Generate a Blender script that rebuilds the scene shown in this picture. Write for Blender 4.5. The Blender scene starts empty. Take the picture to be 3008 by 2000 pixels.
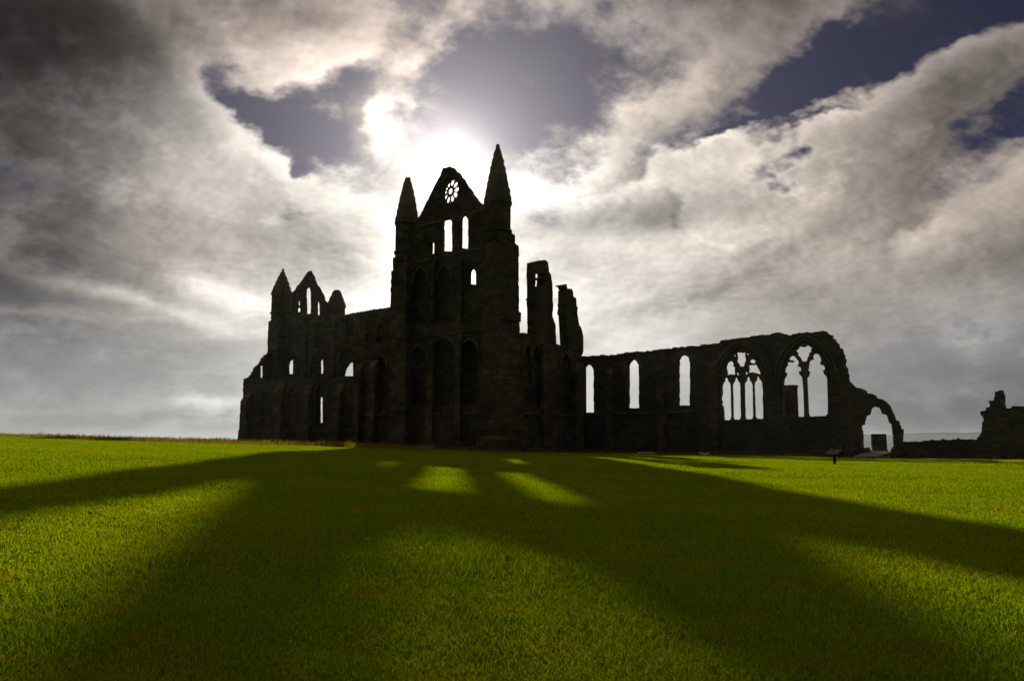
import bpy, bmesh, math, random
import numpy as np
from mathutils import Vector, Matrix
R = math.radians
SC = bpy.context.scene
C = SC.collection

# ------------------------------------------------------------------ camera
FPX, CX, CY = 2284.6, 1504.0, 1000.0        # focal length and centre in photograph pixels
EYE = 0.75
PITCH = math.atan(300 / FPX)
cam = bpy.data.cameras.new('camera')
cam.sensor_width = 23.7; cam.lens = 18.0
cam.clip_start = 0.05; cam.clip_end = 40000
camo = bpy.data.objects.new('camera', cam); C.objects.link(camo)
camo.location = (0, 0, EYE); camo.rotation_euler = (R(90) + PITCH, 0, 0)
SC.camera = camo
SC.view_settings.view_transform = 'Standard'; SC.view_settings.look = 'None'
SC.view_settings.gamma = 1.0; SC.view_settings.exposure = 0.0

def ray(px, py):
    a = (px - CX) / FPX; b = (CY - py) / FPX
    return Vector((a, math.cos(PITCH) - b * math.sin(PITCH), math.sin(PITCH) + b * math.cos(PITCH)))
def azel(px, py):
    d = ray(px, py).normalized()
    return math.degrees(math.atan2(d.x, d.y)), math.degrees(math.asin(d.z))

# ------------------------------------------------------------------ sun and sky
SUN_PX = (1320, 506)
SUN = ray(*SUN_PX).normalized()
SUN_AZ, SUN_EL = azel(*SUN_PX)
sl = bpy.data.lights.new('sun', 'SUN'); sl.energy = 5.0; sl.angle = R(0.58); sl.color = (1, .9, .72)
so = bpy.data.objects.new('sun', sl); C.objects.link(so)
so.rotation_euler = SUN.to_track_quat('Z', 'Y').to_euler(); so.location = (0, 0, 60)

world = bpy.data.worlds.new('World'); SC.world = world; world.use_nodes = True
class V:
    """tiny expression builder for shader nodes"""
    nt = None
    def __init__(s, sock): s.s = sock
    @staticmethod
    def m(op, *a, clamp=False):
        n = V.nt.nodes.new('ShaderNodeMath'); n.operation = op; n.use_clamp = clamp
        for i, x in enumerate(a):
            if isinstance(x, V): V.nt.links.new(x.s, n.inputs[i])
            else: n.inputs[i].default_value = x
        return V(n.outputs[0])
    def __add__(s, o): return V.m('ADD', s, o)
    __radd__ = __add__
    def __sub__(s, o): return V.m('SUBTRACT', s, o)
    def __rsub__(s, o): return V.m('SUBTRACT', o, s)
    def __mul__(s, o): return V.m('MULTIPLY', s, o)
    __rmul__ = __mul__
    def __truediv__(s, o): return V.m('DIVIDE', s, o)
    def __rtruediv__(s, o): return V.m('DIVIDE', o, s)
    def __neg__(s): return V.m('MULTIPLY', s, -1.0)
def vmath(op, a, b=None, out=0, scale=None):
    n = V.nt.nodes.new('ShaderNodeVectorMath'); n.operation = op
    for i, x in enumerate((a, b)):
        if x is None: continue
        if isinstance(x, V): V.nt.links.new(x.s, n.inputs[i])
        else: n.inputs[i].default_value = x
    if scale is not None:
        if isinstance(scale, V): V.nt.links.new(scale.s, n.inputs['Scale'])
        else: n.inputs['Scale'].default_value = scale
    return V(n.outputs[out])
def comb(x, y, z=0.0):
    n = V.nt.nodes.new('ShaderNodeCombineXYZ')
    for i, q in enumerate((x, y, z)):
        if isinstance(q, V): V.nt.links.new(q.s, n.inputs[i])
        else: n.inputs[i].default_value = q
    return V(n.outputs[0])
def sep(v):
    n = V.nt.nodes.new('ShaderNodeSeparateXYZ'); V.nt.links.new(v.s, n.inputs[0])
    return V(n.outputs[0]), V(n.outputs[1]), V(n.outputs[2])
def noise(v, scale, detail=6, rough=.55, dist=0.0, out='Fac', lac=2.0):
    n = V.nt.nodes.new('ShaderNodeTexNoise'); V.nt.links.new(v.s, n.inputs['Vector'])
    n.inputs['Scale'].default_value = scale; n.inputs['Detail'].default_value = detail
    n.inputs['Roughness'].default_value = rough; n.inputs['Distortion'].default_value = dist
    n.inputs['Lacunarity'].default_value = lac
    return V(n.outputs[out])
def ramp(v, lo, hi, a=0.0, b=1.0, kind='SMOOTHSTEP'):
    n = V.nt.nodes.new('ShaderNodeMapRange'); n.interpolation_type = kind; n.clamp = True
    V.nt.links.new(v.s, n.inputs['Value'])
    for k, x in (('From Min', lo), ('From Max', hi), ('To Min', a), ('To Max', b)):
        if isinstance(x, V): V.nt.links.new(x.s, n.inputs[k])
        else: n.inputs[k].default_value = x
    return V(n.outputs[0])
def mixc(f, a, b, mode='MIX'):
    n = V.nt.nodes.new('ShaderNodeMix'); n.data_type = 'RGBA'; n.blend_type = mode
    for i, x in ((0, f), (6, a), (7, b)):
        if isinstance(x, V): V.nt.links.new(x.s, n.inputs[i])
        elif i == 0: n.inputs[i].default_value = x
        else: n.inputs[i].default_value = tuple(x) + (1,)
    return V(n.outputs[2])
def blobs(p, lst):
    """sum of soft elliptical patches of sky; each: photo px centre, sizes in px, tilt, amount"""
    acc = None
    k = math.degrees(1 / FPX)
    for (x, y, sx, sy, ang, amp) in lst:
        a, e = azel(x, y)
        mp = V.nt.nodes.new('ShaderNodeMapping'); mp.vector_type = 'TEXTURE'
        q = p if acc is None else vmath('ADD', p, comb(acc * 1e-7, 0.0))     # keeps the patches in sequence
        V.nt.links.new(q.s, mp.inputs['Vector'])
        mp.inputs['Location'].default_value = (a, e, 0); mp.inputs['Rotation'].default_value = (0, 0, R(ang))
        mp.inputs['Scale'].default_value = (sx * k * 1.414, sy * k * 1.414, 1)
        q = vmath('DOT_PRODUCT', V(mp.outputs[0]), V(mp.outputs[0]), out=1)
        g = V.m('EXPONENT', -q)
        acc = g * amp if acc is None else V.m('MULTIPLY_ADD', g, amp, acc)
    return acc

COVER = [(150, 430, 380, 420, 0, .9), (700, 90, 300, 110, -8, 1.25), (960, 90, 170, 100, -10, .95), (640, 660, 430, 170, -38, 1.0),
         (1140, 385, 36, 62, 10, 1.0), (1270, 300, 70, 22, 20, .45), (1215, 200, 40, 90, -20, .28), (1340, 60, 120, 50, 45, .75),
         (2050, 60, 420, 60, -4, 1.25), (1750, 40, 160, 50, 0, .6), (2080, 250, 190, 50, 35, .75), (1900, 390, 200, 52, 20, .85),
         (1660, 438, 90, 13, 4, .75), (2560, 400, 560, 120, 23, 1.1), (2300, 560, 500, 110, 16, .8), (1640, 565, 240, 62, 10, 1.0),
         (1040, 680, 200, 110, -20, .6), (2900, 620, 300, 120, 20, .7), (2800, 230, 260, 36, 18, .5),
         (730, 300, 150, 32, -42, -1.5), (930, 430, 180, 50, -36, -1.4), (1010, 300, 90, 70, 0, -.85), (1090, 260, 90, 90, 0, -.5), (1480, 250, 230, 190, 0, -1.15), (2830, 40, 280, 90, 8, -1.5), (2560, 170, 160, 50, 15, -.7),
         (2380, 215, 330, 44, 20, -1.0), (2965, 385, 140, 58, 26, -2.0), (2690, 668, 50, 22, 20, -.65),
         (2180, 390, 110, 9, 22, -.75), (2420, 350, 130, 9, 6, -.6), (1890, 490, 150, 20, 16, -.75),
         (885, 500, 34, 15, -30, -.75), (865, 615, 30, 11, 10, -.6), (2000, 640, 90, 12, -40, -.3)]
DARK = [(-180, 180, 270, 380, 0, 1.0), (20, 640, 220, 150, 0, .42), (480, 640, 300, 60, -8, .06), (280, 760, 380, 45, -4, .08),
        (640, 380, 110, 70, -30, .10), (850, 20, 150, 45, 0, .28), (200, 40, 240, 110, 0, .45), (300, 1040, 700, 130, 0, .16),
        (1850, 640, 200, 34, 4, .42), (2330, 560, 180, 60, 15, .15), (2500, 650, 260, 50, 14, .22), (2900, 330, 250, 120, 10, .12),
        (2900, 800, 300, 70, 10, .16), (2650, 960, 420, 160, 0, -.25), (2950, 1120, 420, 180, 0, .62), (1720, 760, 160, 50, 0, .22),
        (740, 690, 160, 22, -4, .10), (1050, 810, 120, 40, 0, .25), (3000, 100, 200, 100, 20, .35), (2000, 30, 480, 110, 0, .55), (2450, 360, 350, 100, 20, .10), (1010, 640, 160, 100, -20, .04), (1610, 640, 150, 110, 0, -.15), (1130, 800, 220, 100, 0, -.12), (500, 400, 160, 120, 0, .08), (420, 700, 260, 120, 0, -.12), (250, 170, 160, 120, 0, .10), (760, 70, 420, 110, 0, .02), (0, 0, 260, 200, 0, .35), (620, 1185, 60, 16, 0, -.3), (480, 1235, 240, 14, 2, .14), (80, 1150, 300, 60, 0, .10),
        (250, 850, 300, 22, -12, -.46), (620, 840, 130, 30, -14, -.38), (360, 560, 220, 90, -25, -.12), (80, 935, 150, 12, 3, -.30), (540, 1195, 300, 24, 3, -.12),
        (960, 600, 220, 120, -30, .02), (1750, 560, 260, 90, 10, -.22), (2080, 720, 300, 80, 20, -.30), (1200, 900, 400, 150, 0, -.2)]

def build_sky():
    nt = world.node_tree
    nt.nodes.clear()
    V.nt = nt
    def azel_of(d):
        x, y, z = sep(d)
        return comb(V.m('ARCTAN2', x, y) * (180 / math.pi), V.m('ARCSINE', z) * (180 / math.pi))
    def layer(d):                                       # flat cloud deck seen in perspective, stretched along its drift
        x, y, z = sep(d)
        h = V.m('MAXIMUM', z, 0.0) + 0.55
        mp = V.nt.nodes.new('ShaderNodeMapping'); V.nt.links.new(comb(x / h, y / h, 0.3).s, mp.inputs['Vector'])
        mp.inputs['Rotation'].default_value = (0, 0, R(-30)); mp.inputs['Scale'].default_value = (0.92, 1.1, 1)
        return V(mp.outputs[0])
    def group(name, fn, outs):
        g = bpy.data.node_groups.new(name, 'ShaderNodeTree')
        return g
    tc = nt.nodes.new('ShaderNodeTexCoord')
    d = vmath('NORMALIZE', V(tc.outputs['Generated']))
    S = tuple(SUN)
    cosang = vmath('DOT_PRODUCT', d, S, out=1)
    ang = V.m('ARCCOSINE', V.m('MINIMUM', cosang, 1.0)) * (180 / math.pi)
    p = azel_of(d)
    pl = layer(d)
    w1 = noise(pl, 2.2, 2, .5, out='Color')
    w2 = noise(pl, 9.0, 4, .62, out='Color')
    warp = vmath('ADD', vmath('SCALE', vmath('SUBTRACT', w1, (.5, .5, .5)), scale=6.0),
                 vmath('SCALE', vmath('SUBTRACT', w2, (.5, .5, .5)), scale=5.5))
    pw = vmath('ADD', p, warp)
    low = ramp(sep(p)[1], 11.0, 17.5, .75, 0.0)
    big = blobs(pw, COVER) + low
    n1 = noise(pl, 3.4, 7, .55)
    f0 = big + (n1 - .5) * 2.2
    # the same field a little nearer the sun: its slope lights the sunward sides
    tosun = vmath('NORMALIZE', vmath('SUBTRACT', S, d))
    d2 = vmath('NORMALIZE', vmath('ADD', d, vmath('SCALE', tosun, scale=0.02)))
    n1b = noise(layer(d2), 3.4, 4, .55)
    pw2 = vmath('ADD', azel_of(d2), warp)
    big2 = blobs(pw2, COVER) + low
    pld = layer(vmath('NORMALIZE', vmath('ADD', d, vmath('SCALE', tosun, scale=0.007))))
    relief = (big - big2) * 1.0 + (n1 - n1b) * 2.4 + (noise(pl, 9.5, 4, .6) - noise(pld, 9.5, 4, .6)) * 1.5
    dk = blobs(vmath('ADD', p, vmath('SCALE', warp, scale=.45)), DARK)
    fine = noise(pl, 15.0, 5, .64) - .5
    soft = noise(pl, .9, 2, .5)                          # some edges crisp, some feathered
    edge = f0 + fine * ramp(soft, .35, .65, 1.0, 2.1)
    veil = ramp(noise(vmath('MULTIPLY', pl, (.8, 2.6, 1)), 4.2, 6, .62), .52, .85, 0.0, .42)
    cov = V.m('MAXIMUM', ramp(edge, ramp(soft, .35, .65, -.14, -.50), ramp(soft, .35, .65, .38, .80)), veil * ramp(f0, -1.2, .2, .10, 1.0))
    thick = ramp(f0, .2, 1.6)
    # clear air
    sk = nt.nodes.new('ShaderNodeTexSky'); sk.sky_type = 'NISHITA'; sk.sun_disc = False
    sk.sun_elevation = R(SUN_EL); sk.sun_rotation = R(SUN_AZ)
    sk.altitude = 4000; sk.air_density = 0.30; sk.dust_density = 1.2; sk.ozone_density = 3.0
    sky = vmath('MULTIPLY', V(sk.outputs[0]), (.0330, .0240, .0275))
    # cloud light: forward scattering round the sun, dim towards the far side
    glow = V.m('EXPONENT', ang * (-1 / 4.5)) * 1.30 + V.m('EXPONENT', ang * (-1 / 65.0)) * .82
    rel = ramp(relief * ramp(sep(p)[1], 2, 14, .22, 1.0), -.40, .40, .56, 1.46, 'LINEAR')
    cells = noise(vmath('ADD', pl, (5.2, 1.7, .4)), 3.0, 3, .5)
    tex = ramp(cells, .34, .66, .80, 1.18) * ramp(n1, .36, .66, 1.12, .86)
    rel = rel * (1.0 + (tex - 1.0) * ramp(sep(p)[1], 2, 12, .25, 1.0))
    shade = V.m('EXPONENT', dk * -1.9)
    over = ramp(sep(p)[1], 38, 62, 1.0, 5.6)              # brightening added to the unseen upper sky to lift light on the grass
    br = glow * rel * shade * (1.10 - thick * .33) * over
    col = mixc(ramp(ang, 8, 35), (1.0, .94, .85), (1.0, .85, .735))
    col = mixc(ramp(sep(p)[1], 17, 30), col, (1.0, .825, .71))
    col = mixc(ramp(sep(p)[1], 3, 16), (1.0, .985, .935), col)
    cl = vmath('SCALE', col, scale=br)
    halo = V.m('EXPONENT', ang * (-1 / 1.1)) * 5.0 + V.m('EXPONENT', ang * (-1 / 4.2)) * .75 + V.m('EXPONENT', ang * (-1 / 11.0)) * .27
    clear = vmath('ADD', sky, vmath('SCALE', (1.0, .93, .92), scale=halo))
    cl = mixc(ramp(dk, .05, .45, 0.0, .5), cl, vmath('MULTIPLY', cl, (.90, 1.0, 1.10)))     # thick cloud is bluer
    tot = mixc(cov, clear, cl)
    bg = nt.nodes.new('ShaderNodeBackground'); nt.links.new(tot.s, bg.inputs[0]); bg.inputs[1].default_value = 1.0
    ou = nt.nodes.new('ShaderNodeOutputWorld'); nt.links.new(bg.outputs[0], ou.inputs[0])
    world.cycles.sampling_method = 'MANUAL'; world.cycles.sample_map_resolution = 512
build_sky()

# ------------------------------------------------------------------ helpers
from mathutils.geometry import tessellate_polygon
RNG = random.Random(7)
UPV = Vector((0, 0, 1))
TH = R(40.0)
WEST = Vector((math.cos(TH), -math.sin(TH), 0)); EAST = -WEST
SOUTH = Vector((math.sin(TH), math.cos(TH), 0)); NORTH = -SOUTH
EYEV = Vector((0, 0, EYE))

def smooth(a, b, x):
    t = min(1, max(0, (x - a) / (b - a))); return t * t * (3 - 2 * t)

def ground_z(x, y):
    """lawn: rises to a bank on the left, dips a little to the right, falls away behind the ruin"""
    z = 1.42 * math.tanh(-x * .0315) if x < 0 else -.0125 * x / (1 + (x / 90) ** 2)
    g = 1 - .46 * smooth(47, 100, y)
    z *= g
    r = math.hypot(x, y)
    z -= 46 * smooth(105, 900, r) + 1.2 * smooth(95, 180, r)
    z += .16 * math.exp(-((y - 26) / 12) ** 2 - (x / 15) ** 2)
    z += .05 * math.sin(x * .31 + 1.3) * math.sin(y * .23 + .4) * smooth(3, 15, r)
    z += .018 * math.sin(x * 1.1 + .6 * y) * math.sin(y * .9 - .4 * x + 2)
    return z

def link(o, parent=None):
    C.objects.link(o)
    if parent is not None: o.parent = parent
    return o
def mesh_obj(name, verts, faces, mat, parent=None, matrix=None, smooth_shade=False):
    me = bpy.data.meshes.new(name); me.from_pydata([tuple(v) for v in verts], [], faces)
    me.validate(); me.update()
    if mat: me.materials.append(mat)
    if smooth_shade: me.polygons.foreach_set('use_smooth', [True] * len(me.polygons))
    o = bpy.data.objects.new(name, me); link(o, parent)
    if matrix is not None: o.matrix_basis = matrix if parent is None else parent_world(parent).inverted() @ matrix
    return o
def parent_world(o):
    m = o.matrix_basis.copy(); p = o.parent
    while p is not None: m = p.matrix_basis @ m; p = p.parent
    return m
def tag(o, label=None, cat=None, group=None, kind=None):
    for k, v in (('label', label), ('category', cat), ('group', group), ('kind', kind)):
        if v: o[k] = v
    return o
def empty(name, loc, label, cat, group=None):
    o = bpy.data.objects.new(name, None); link(o); o.location = loc; o.empty_display_size = .5
    return tag(o, label, cat, group)

class Frame:
    """a vertical wall plane: u along the wall, n into the wall (away from the viewer), z up"""
    def __init__(s, origin, u, inward):
        s.o = Vector((origin[0], origin[1], 0)); s.u = u; s.i = inward
        s.mat = Matrix(((u.x, inward.x, 0, s.o.x), (u.y, inward.y, 0, s.o.y), (0, 0, 1, 0), (0, 0, 0, 1)))
    def uz(s, px, py, n=0.0):
        d = ray(px, py)
        t = ((s.o - EYEV).dot(s.i) + n) / d.dot(s.i)
        p = EYEV + d * t - s.o
        return p.dot(s.u), p.z
    def world(s, u, n, z): return s.o + s.u * u + s.i * n + UPV * z
    def u_of(s, px, py, n): return s.uz(px, py, n)[0]
def project(p):
    d = p - EYEV
    f = d.y * math.cos(PITCH) + d.z * math.sin(PITCH)
    b = -d.y * math.sin(PITCH) + d.z * math.cos(PITCH)
    return CX + FPX * d.x / f, CY - FPX * b / f

def area(p): return .5 * sum(p[i][0] * p[(i + 1) % len(p)][1] - p[(i + 1) % len(p)][0] * p[i][1] for i in range(len(p)))

def trace(fr, pts, n0, n1, hole):
    """photo outline of a wall (or of an opening in it) -> wall coordinates.
    Each edge is measured on the face, front or back, that the camera sees it end on."""
    m = len(pts)
    sgn = 1 if area(pts) > 0 else -1
    if hole: sgn = -sgn
    out = []
    for k in range(m):
        a, b, c = pts[k - 1], pts[k], pts[(k + 1) % m]
        nx = ny = 0
        for p, q in ((a, b), (b, c)):
            ex, ey = q[0] - p[0], q[1] - p[1]; l = math.hypot(ex, ey) or 1
            nx += ey / l * sgn; ny += -ex / l * sgn
        u, z = fr.uz(b[0], b[1], n0)
        x0, y0 = project(fr.world(u, n0, z)); x1, y1 = project(fr.world(u, n1, z))
        n = n1 if nx * (x1 - x0) + ny * (y1 - y0) > 1e-6 else n0
        out.append(fr.uz(b[0], b[1], n))
    return out

def rough(poly, step=.38, amp=.05, closed=True, zmin=-1.0):
    """break an outline into courses of stone with ragged ends"""
    res = []; m = len(poly)
    for k in range(m if closed else m - 1):
        a = Vector(poly[k]); b = Vector(poly[(k + 1) % m]); e = b - a; l = e.length
        if l < 1e-5: continue
        nrm = Vector((e.y, -e.x)) / l
        cnt = max(1, round(l / step))
        if a.y < zmin and b.y < zmin: res.append(tuple(a)); res.append(tuple(b)); continue
        cuts = [0] + sorted(min(.97, max(.03, (j + RNG.uniform(-.3, .3)) / cnt)) for j in range(1, cnt)) + [1]
        for j in range(cnt):
            d = nrm * RNG.uniform(-1, 1) * min(amp, .3 * l / cnt)
            g = (cuts[j + 1] - cuts[j]) * .12
            res.append(tuple(a + e * (cuts[j] + g) + d)); res.append(tuple(a + e * (cuts[j + 1] - g) + d))
    return res

def sound(make, what):
    """ragged outlines can cross themselves: keep the roughest version that still fills properly"""
    RNG.seed(what)
    for k in (1, 1, 1, .8, .8, .6, .6, .4, .2, 0):
        P = make(k)
        flat = [v for p in P for v in p]
        got = 0
        for a, b, c in tessellate_polygon([[Vector((u, z, 0)) for u, z in p] for p in P]):
            A, B, D = (Vector(flat[i]) for i in (a, b, c)); got += abs((B - A).cross(D - A)) / 2
        want = abs(area(P[0])) - sum(abs(area(p)) for p in P[1:])
        if abs(got - want) < .004 * want: return P
    print('OUTLINE NOT SOUND', what, got, want)
    return P

def slab(name, fr, outer, holes, n0, n1, mat, parent, amp=.05, hamp=.03, traced=True, step=.38, raw_holes=()):
    def make(k):
        P = [rough(trace(fr, outer, n0, n1, False) if traced else outer, step, amp * k)]
        for h in holes: P.append(rough(trace(fr, h, n0, n1, True) if traced else h, .34, hamp * k, zmin=-9))
        for h in raw_holes: P.append(list(h))
        return P
    P = sound(make, name + str(outer[1]))
    return prism(name, fr, P, n0, n1, mat, parent)

def prism(name, fr, P, n0, n1, mat, parent):
    flat = [v for p in P for v in p]
    tris = tessellate_polygon([[Vector((u, z, 0)) for u, z in p] for p in P])
    N = len(flat)
    verts = [(u, n0, z) for u, z in flat] + [(u, n1, z) for u, z in flat]
    faces = []
    for a, b, c in tris:
        A, B, D = (Vector(flat[i]) for i in (a, b, c))
        if (B - A).cross(D - A) < 0: b, c = c, b
        faces.append((a, b, c)); faces.append((a + N, c + N, b + N))
    off = 0
    for i, p in enumerate(P):
        m = len(p); s = area(p) > 0
        if i: s = not s
        for k in range(m):
            a, b = off + k, off + (k + 1) % m
            faces.append((b, a, a + N, b + N) if s else (a, b, b + N, a + N))
        off += m
    return mesh_obj(name, verts, faces, mat, parent, fr.mat)

def lancet(xl, xr, sill, spring, apex, seg=7, xb=None):
    """pointed opening in photo pixels; clockwise on the picture from the lower left"""
    w = xr - xl; h = (spring - apex) / .8660
    L = [(xl, sill), (xl, spring)]
    for k in range(1, seg): f = R(60 * k / seg); L.append((xr - w * math.cos(f), spring - h * math.sin(f)))
    L.append(((xl + xr) / 2, apex))
    for k in range(seg - 1, 0, -1): f = R(60 * k / seg); L.append((xl + w * math.cos(f), spring - h * math.sin(f)))
    L += [(xr, spring), (xr, sill)]
    return L

class MB:
    """collects boxes and rings in the coordinates of a frame, then makes one mesh"""
    def __init__(s): s.v = []; s.f = []
    def box(s, u0, u1, n0, n1, z0, z1, top=None, bev=0.0):
        """top: (du0, du1, dn0, dn1) inset of the upper face"""
        t = top or (0, 0, 0, 0); i = len(s.v)
        s.v += [(u0, n0, z0), (u1, n0, z0), (u1, n1, z0), (u0, n1, z0),
                (u0 + t[0], n0 + t[2], z1), (u1 - t[1], n0 + t[2], z1), (u1 - t[1], n1 - t[3], z1), (u0 + t[0], n1 - t[3], z1)]
        for q in ((0, 3, 2, 1), (4, 5, 6, 7), (0, 1, 5, 4), (1, 2, 6, 5), (2, 3, 7, 6), (3, 0, 4, 7)): s.f.append(tuple(i + a for a in q))
    def block_pier(s, u0, u1, n0, n1, z0, z1, amp=.04, course=.42):
        """a pier of stone courses, each a little proud or shy of the last"""
        z = z0
        while z < z1 - .05:
            h = min(course * RNG.uniform(.75, 1.3), z1 - z)
            a = [RNG.uniform(-amp, amp) for _ in range(4)]
            s.box(u0 + a[0], u1 + a[1], n0 + a[2], n1 + a[3], z, z + h)
            z += h
    def lathe(s, cu, cn, prof, seg=8, rot=.0, jit=.0, cap=True):
        i0 = len(s.v)
        for r, z in prof:
            for k in range(seg):
                a = 2 * math.pi * k / seg + rot
                rr = r + RNG.uniform(-jit, jit)
                s.v.append((cu + rr * math.cos(a), cn + rr * math.sin(a), z))
        for j in range(len(prof) - 1):
            for k in range(seg):
                a = i0 + j * seg + k; b = i0 + j * seg + (k + 1) % seg
                s.f.append((a, b, b + seg, a + seg))
        if cap:
            s.f.append(tuple(i0 + k for k in reversed(range(seg))))
            s.f.append(tuple(i0 + (len(prof) - 1) * seg + k for k in range(seg)))
    def build(s, name, mat, parent, mat4=None, smooth_shade=False): return mesh_obj(name, s.v, s.f, mat, parent, mat4, smooth_shade)

def arch_band(name, fr, params, g0, g1, n0, n1, mat, parent, drop=0.0, face=0.0):
    """hood mould: a pointed band g0..g1 metres outside an opening, given by photo pixels"""
    xl, xr, sill, spring, apex = params
    (ul, zs), (ur, _) = fr.uz(xl, spring, face), fr.uz(xr, spring, face)
    za = fr.uz((xl + xr) / 2, apex, face)[1]
    def curve(g):
        w = ur - ul + 2 * g; h = (za - zs + g) / .866; L = [(ul - g, zs - drop)]
        for k in range(0, 9): f = R(60 * k / 8); L.append((ur + g - w * math.cos(f), zs + h * math.sin(f)))
        for k in range(7, -1, -1): f = R(60 * k / 8); L.append((ul - g + w * math.cos(f), zs + h * math.sin(f)))
        return L + [(ur + g, zs - drop)]
    a, b = curve(g0), curve(g1)
    return prism(name, fr, [b + a[::-1]], n0, n1, mat, parent)

def string_course(fr, px, py, u0, u1, mat, parent, h=.2, proud=.13, face=0.0):
    z = fr.uz(px, py, face)[1]; m = MB(); u = u0
    while u < u1 - .01:
        l = min(RNG.uniform(.7, 1.5), u1 - u); dz = RNG.uniform(-.012, .012)
        m.box(u, u + l - .012, face - proud * RNG.uniform(.75, 1.1), face - .003, z - h + dz, z + dz, (0, 0, .06, 0)); u += l
    return m.build('string_course', mat, parent, fr.mat)

# ------------------------------------------------------------------ materials
def new_mat(name):
    m = bpy.data.materials.new(name); m.use_nodes = True; nt = m.node_tree; nt.nodes.clear(); V.nt = nt
    return m, nt
def finish(nt, sh):
    o = nt.nodes.new('ShaderNodeOutputMaterial'); nt.links.new(sh, o.inputs[0])
def principled(nt, col, rough_=.9, normal=None, spec=.25):
    b = nt.nodes.new('ShaderNodeBsdfPrincipled')
    if isinstance(col, V): nt.links.new(col.s, b.inputs['Base Color'])
    else: b.inputs['Base Color'].default_value = tuple(col) + (1,)
    if isinstance(rough_, V): nt.links.new(rough_.s, b.inputs['Roughness'])
    else: b.inputs['Roughness'].default_value = rough_
    b.inputs['Specular IOR Level'].default_value = spec
    if normal is not None: nt.links.new(normal.s, b.inputs['Normal'])
    return b
def bump(nt, h, strength, dist):
    b = nt.nodes.new('ShaderNodeBump'); b.inputs['Strength'].default_value = strength; b.inputs['Distance'].default_value = dist
    nt.links.new(h.s, b.inputs['Height']); return V(b.outputs[0])
def objco():
    n = V.nt.nodes.new('ShaderNodeTexCoord'); return V(n.outputs['Object'])

def stone(name, base=(.100, .096, .048), wall=True, row=.34, dark=.5):
    m, nt = new_mat(name)
    co = objco(); x, y, z = sep(co)
    wob = noise(co, .9, 2, .5, out='Color')
    bn = None
    if wall:
        br = nt.nodes.new('ShaderNodeTexBrick')
        v = comb(x + y * .83, z, 0.0)
        v = vmath('ADD', v, vmath('SCALE', vmath('SUBTRACT', wob, (.5, .5, .5)), scale=.12))
        nt.links.new(v.s, br.inputs['Vector'])
        br.inputs['Scale'].default_value = 1.0; br.inputs['Row Height'].default_value = row; br.inputs['Brick Width'].default_value = row * 2.1
        br.inputs['Mortar Size'].default_value = .022; br.inputs['Mortar Smooth'].default_value = .35; br.inputs['Bias'].default_value = -.1
        br.inputs['Color1'].default_value = (.28, .28, .28, 1); br.inputs['Color2'].default_value = (1, 1, 1, 1); br.inputs['Mortar'].default_value = (.18, .18, .18, 1)
        br.offset_frequency = 2; br.squash = .72; br.squash_frequency = 3
        blk = V(br.outputs['Color']); mort = V(br.outputs['Fac'])
    big = noise(co, .35, 4, .6)
    mid = noise(co, 2.2, 5, .65)
    fin = noise(co, 11, 4, .65)
    c = mixc(ramp(big, .35, .65), tuple(k * .62 for k in base), tuple(k * 1.2 for k in base))
    c = mixc(ramp(mid, .5, .75, 0, .7), c, (base[0] * .45, base[1] * .5, base[2] * .55))
    c = mixc(ramp(fin, .58, .8, 0, .5), c, (base[0] * 1.5, base[1] * 1.45, base[2] * 1.3))
    if wall:
        c = mixc(.75, c, blk, 'MULTIPLY')
        h = (1.0 - mort) * .6 + fin * .5 + mid * .7 + sep(blk)[0] * .35
    else:
        h = fin * .5 + mid * .8
    nm = bump(nt, h, .9, .06)
    finish(nt, principled(nt, c, .92, nm, .2).outputs[0])
    return m
M = {}
M['stone'] = stone('weathered_sandstone')
M['rubble'] = stone('rubble_sandstone', (.095, .090, .045), row=.22)
M['dressed'] = stone('dressed_sandstone', (.128, .121, .062), row=.45)
M['plain'] = stone('carved_sandstone', (.109, .104, .053), wall=False)

def simple(name, col, rough_=.8, var=.3, scale=6, bumpd=.004, stretch=(1, 1, 1), spec=.3):
    m, nt = new_mat(name)
    co = vmath('MULTIPLY', objco(), stretch)
    n = noise(co, scale, 5, .6)
    c = mixc(ramp(n, .3, .7), tuple(k * (1 - var) for k in col), tuple(k * (1 + var) for k in col))
    finish(nt, principled(nt, c, rough_, bump(nt, n, .6, bumpd), spec).outputs[0])
    return m
M['timber'] = simple('grey_timber', (.42, .35, .31), .75, .3, 5, .006, (1, 12, 12))
M['sign_dark'] = simple('dark_green_metal', (.025, .03, .025), .9, .2, spec=0.0)
M['sign_face'] = simple('pale_panel', (.55, .57, .55), .3, .08)
M['print'] = simple('backlit_print', (.04, .045, .04), .9, .3, spec=0.0)  # lectern face: its backlit shade is put into this dark colour
M['pale_stone'] = simple('pale_stone', (.5, .48, .43), .8, .25)

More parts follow.
